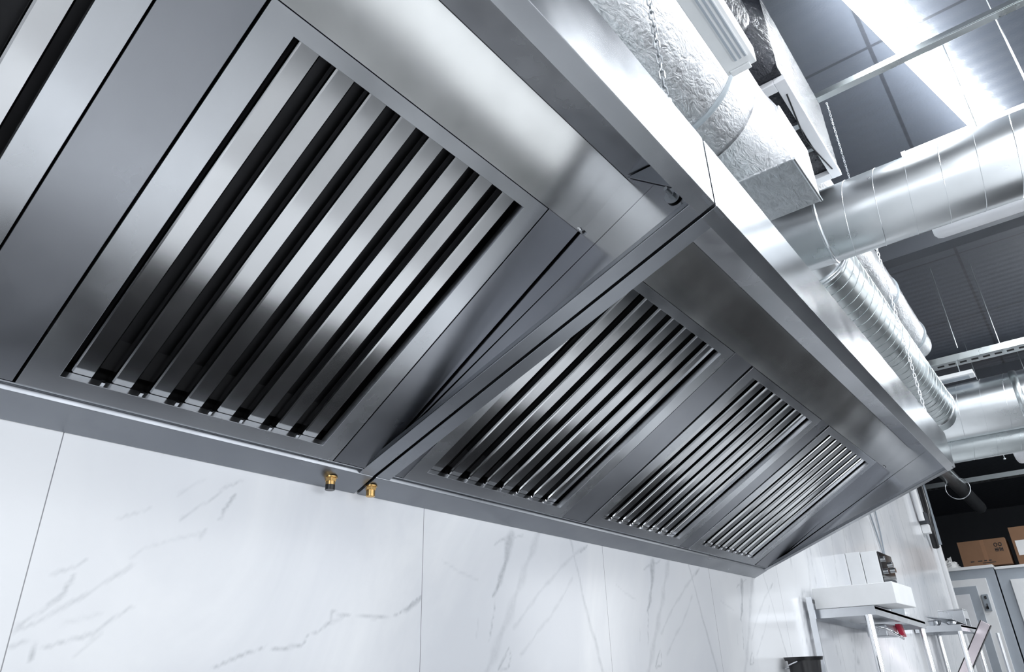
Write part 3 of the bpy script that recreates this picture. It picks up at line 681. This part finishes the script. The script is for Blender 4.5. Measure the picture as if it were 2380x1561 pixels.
# slanted folding steel legs at the lower right
def slant(dy, label):
    a = Vector((6.60,-.475+dy,-.115)); b = Vector((6.60,-.05+dy,-.72)); w = Vector((.0,.031,.022))
    t = thing('slanted_rail', label, 'metal rail', tuple(b), 'slanted rails')
    MB().hexa([b-w,b-w+Vector((.05,0,0)),b+w+Vector((.05,0,0)),b+w,a-w,a-w+Vector((.05,0,0)),a+w+Vector((.05,0,0)),a+w]).build('rail', M['pink'], t, bevel=.004)
    for s in (-1, 1):
        e = w*s*1.0; e2 = w*s*1.12
        lo, hi = (e, e2) if s > 0 else (e2, e)
        MB().hexa([b+lo-Vector((.004,0,0)),b+lo+Vector((.05,0,0)),b+hi+Vector((.05,0,0)),b+hi-Vector((.004,0,0)),a+lo-Vector((.004,0,0)),a+lo+Vector((.05,0,0)),a+hi+Vector((.05,0,0)),a+hi-Vector((.004,0,0))]).build('dark_edge', M['black'], t)
    return t
slant(0, 'slanted rose tinted steel rail crossing behind the farther rack post')
o = MB().tube([(6.95,-.50,FLOOR),(6.95,-.50,-.19)], .016, 14).build('thin_post', M['rack'], smooth=True)
tag(o, 'thin pale post right of the slanted rose tinted rail', 'post')

# wall end: grey channel column, pale pipe and black hose
t = thing('wall_end_column', 'grey steel column at the far end of the marble wall', 'column', (8.5,-.06,FLOOR))
MB().box((8.46,-.04,FLOOR), (8.56,.15,2.33)).build('column', M['white'], t, bevel=.004)
MB().box((8.36,-.07,.80), (8.46,-.002,2.33)).build('upper_channel', M['midgrey'], t, bevel=.004)
tag(MB().tube([(7.75,-.04,.98),(7.72,-.04,1.4),(7.7,-.04,2.33)], .03, 14).build('vertical_pipe', M['white'], smooth=True), 'pale vertical pipe at the upper right of the marble wall', 'pipe')
tag(MB().tube([(8.12,-.06,1.45),(8.06,-.07,1.15),(8.02,-.07,.98),(8.05,-.06,.84),(8.12,-.05,.74)], .035, 12).build('black_hose', M['black'], smooth=True), 'curved black hose at the far end of the marble wall', 'hose')
t = thing('junction_box', 'small dark junction box beside the curved black hose', 'box', (7.9,-.05,.98))
MB().box((7.80,-.08,.96), (7.95,-.002,1.08)).build('case', M['duskpaint'], t, bevel=.004)
MB().box((7.84,-.075,.86), (7.94,-.002,.955)).build('socket', M['white'], t, bevel=.004)

# ------------------------------------------------------------ cold room with boxes on top
t = thing('cold_room', 'light grey cold room with a white framed door, left of the dark joint', 'cold room', (9.9,-.1,FLOOR), 'cold room units')
MB().box((9.44,-.398,FLOOR), (10.6,.75,.60)).build('body', M['lightgrey'], t, bevel=.004)
MB().box((9.40,-.402,.60), (10.6,.75,.635)).build('top_edge', M['white'], t, bevel=.004)
MB().box((9.405,-.292,FLOOR+.1), (9.44,.70,.49)).build('door', M['white'], t, bevel=.004)
MB().box((9.395,-.17,FLOOR+.3), (9.405,.60,.408)).build('door_recess', M['lightgrey'], t, bevel=.002)
MB().box((9.388,-.078,FLOOR+.4), (9.395,.52,.322)).build('door_panel', M['lens'], t, bevel=.002)
lt = MB().box((9.375,-.262,.12), (9.405,-.195,.305)).build('latch', M['midgrey'], t, bevel=.003)
MB().box((9.362,-.245,.255), (9.375,-.225,.285)).box((9.355,-.235,.14), (9.375,-.21,.17)).box((9.355,-.235,.14), (9.365,-.225,.20)).build('latch_handle', M['black'], lt)
t = thing('cold_room', 'light grey cold room unit with a pale panel, right of the dark joint', 'cold room', (9.9,-1.0,FLOOR), 'cold room units')
MB().box((9.46,-2.6,FLOOR), (10.6,-.412,.575)).build('body', M['lightgrey'], t, bevel=.004)
MB().box((9.42,-2.6,.575), (10.6,-.408,.605)).build('top_edge', M['white'], t, bevel=.004)
MB().box((9.43,-2.5,FLOOR+.1), (9.46,-.53,.45)).build('door', M['white'], t, bevel=.004)
def carton(x, y0, y1, z0, z1, label, marks):
    t = thing('cardboard_box', label, 'cardboard box', (x+.2, (y0+y1)/2, z0), 'cardboard boxes on the cold room')
    MB().box((x,y0,z0), (x+.4,y1,z1)).build('carton', M['card'], t, bevel=.004)
    if marks == 1:
        mb = MB()
        for a in range(2):
            yy = y0+.065+a*.047; P = [(x-.0015, yy+.016*math.cos(q*PI/6), z1-.075+.020*math.sin(q*PI/6)) for q in range(12)]
            mb.tube(P, .0042, 4, closed=True)
            mb.box((x-.002,yy-.018,z1-.135), (x,yy+.018,z1-.127)).box((x-.002,yy-.018,z1-.155), (x,yy-.010,z1-.11)).box((x-.002,yy+.010,z1-.155), (x,yy+.018,z1-.11)).box((x-.002,yy-.004,z1-.155), (x,yy+.003,z1-.11))
        mb.build('printed_marks', M['black'], t)
        mb = MB(); yy = y1-.09
        for w in (.04,.0,.045,.03,.03): 
            if w: mb.box((x-.002,yy-w,z0+.055), (x,yy,z0+.067))
            yy -= w+.02
        mb.box((x-.002,y0+.16,z0+.032), (x,y0+.30,z0+.040)).build('printed_line', M['black'], t)
        MB().box((x-.001,(y0+y1)/2-.03,z0+.001), (x,(y0+y1)/2+.012,z1-.001)).build('tape', M['cardtape'], t)
    if marks == 2:
        MB().box((x-.003,y0+.05,z0+.12), (x,y1-.03,z1-.16)).build('paper_label', M['paper'], t)
    return t
M['cardtape'] = plain('brown_packing_tape', (.26,.13,.065), .35)
carton(9.55, -.60, -.085, .637, .945, 'wide brown cardboard box with black printed marks on top of the cold room', 1)
carton(9.62, -1.20, -.66, .607, 1.06, 'brown cardboard box with a white paper label at the right edge', 2)
rnd = random.Random(4); vs = []; n, m_ = 18, 10
for j in range(m_):
    for k in range(n):
        th = 2*PI*k/n; ph = j/(m_-1)*PI/2; rr = 1+rnd.uniform(-.18,.18)
        vs.append((9.60+.09*math.cos(ph)*math.cos(th)*rr,   .075+.115*math.cos(ph)*math.sin(th)*rr, .637+(.10*math.sin(ph)*rr if j else 0)+(.05 if (k == 14 and j > 6) else 0)))
fs = [(j*n+k, j*n+(k+1)%n, (j+1)*n+(k+1)%n, (j+1)*n+k) for j in range(m_-1) for k in range(n)]+[tuple(range(n))]
tag(MB().add(vs, fs).build('plastic_bag', M['paper']), 'crumpled white plastic bag beside the marked cardboard box', 'bag')

# ------------------------------------------------------------ unseen furniture added for its reflections in the steel
t = thing('reflector_range', 'unseen steel range below the hood, pale ledge and black top shaped for reflections', 'range', (.5,-.4,FLOOR))
MB().box((-2.6,-.80,FLOOR+.1), (3.1,-.03,-.92)).build('body', M['rack'], t, bevel=.004)
MB().box((-2.6,-.80,-.92), (3.1,-.44,-.90)).build('front_ledge', M['white'], t, bevel=.004)
MB().box((-2.6,-.44,-.92), (3.1,-.05,-.885)).build('cooking_top', M['void'], t)  # black behind a white ledge, so the baffles reflect dark and bright bands
for x in (-2.5,0.5,3.0):
    for y in (-.75,-.12): MB().box((x-.03,y-.03,FLOOR), (x+.03,y+.03,FLOOR+.1)).build('leg', M['black'], t)
t = thing('reflector_counter', 'unseen white topped reflector counter added in front of the shelf racks', 'counter', (5,-.6,FLOOR))
MB().box((3.2,-.84,-.92), (6.9,-.40,-.90)).build('counter_top', M['white'], t, bevel=.004)  # added pale surface for the farther filters to reflect
for x in (3.3,6.8):
    for y in (-.80,-.44): MB().tube([(x,y,FLOOR),(x,y,-.92)], .02, 12).build('leg', M['chrome'], t)
t = thing('reflector_table', 'unseen white topped reflector table added across from the hood', 'table', (0,-2,FLOOR))
MB().box((-3.0,-2.55,-.95), (1.72,-1.65,-.92)).build('table_top', M['white'], t, bevel=.004)  # added bright surface for the nearer upper panel to reflect
for x in (-2.9,1.6):
    for y in (-2.5,-1.7): MB().tube([(x,y,FLOOR),(x,y,-.95)], .025, 12).build('leg', M['chrome'], t)
t = thing('dark_reflector_island', 'unseen dark island added across from the farther hood module for dark reflections', 'island', (4,-2.3,FLOOR))
MB().box((1.82,-3.0,FLOOR), (7.5,-1.5,-.92)).build('body', M['duskpaint'], t, bevel=.004)  # added dark mass for the farther upper panel to reflect
MB().box((1.80,-3.02,-.92), (7.52,-1.48,-.89)).build('worktop', M['void'], t, bevel=.004)

# ------------------------------------------------------------ light
def area(loc, target, sx, sy, power, c=(.93,.965,1)):
    l = D.lights.new('unseen_fill', 'AREA'); l.shape = 'RECTANGLE'; l.size = sx*S; l.size_y = sy*S; l.energy = power; l.color = c
    o = D.objects.new('unseen_fill', l); col.objects.link(o); o.location = w3(loc)
    o.rotation_euler = (w3(target)-w3(loc)).to_track_quat('-Z', 'Y').to_euler(); return o
for x, y, p in ((-2.6,-2.2,90), (-.6,-2.2,100), (1.4,-2.4,100), (3.6,-2.4,100), (5.8,-2.4,110), (8.4,-2.4,80)):  # unseen ceiling lights, added to brighten the counters and the far wall
    area((x,y,2.12), (x,y,0), 1.1, .12, p)
area((1.0,-5.45,.3), (1.0,0,.1), 7.5, 1.5, 180, (.95,.975,1))   # broad unseen fill added behind the camera for marble and steel
area((8.0,-5.45,.2), (7.2,0,-.1), 4.5, 1.6, 120, (.95,.975,1))  # second unseen fill, added to brighten the far right
area((-4.45,-2.2,.2), (2,-1.2,.1), 2.6, 1.7, 150, (.95,.975,1))   # unseen light added at the left end for the left-facing sides
wd = bpy.data.worlds.new('world'); bpy.context.scene.world = wd; wd.use_nodes = True
wd.node_tree.nodes['Background'].inputs[0].default_value = (.5,.55,.6,1); wd.node_tree.nodes['Background'].inputs[1].default_value = .02
sc = bpy.context.scene
sc.view_settings.view_transform = 'Standard'; sc.view_settings.look = 'None'; sc.view_settings.exposure = 0; sc.view_settings.gamma = 1
try: sc.view_settings.use_curve_mapping = False
except Exception: pass
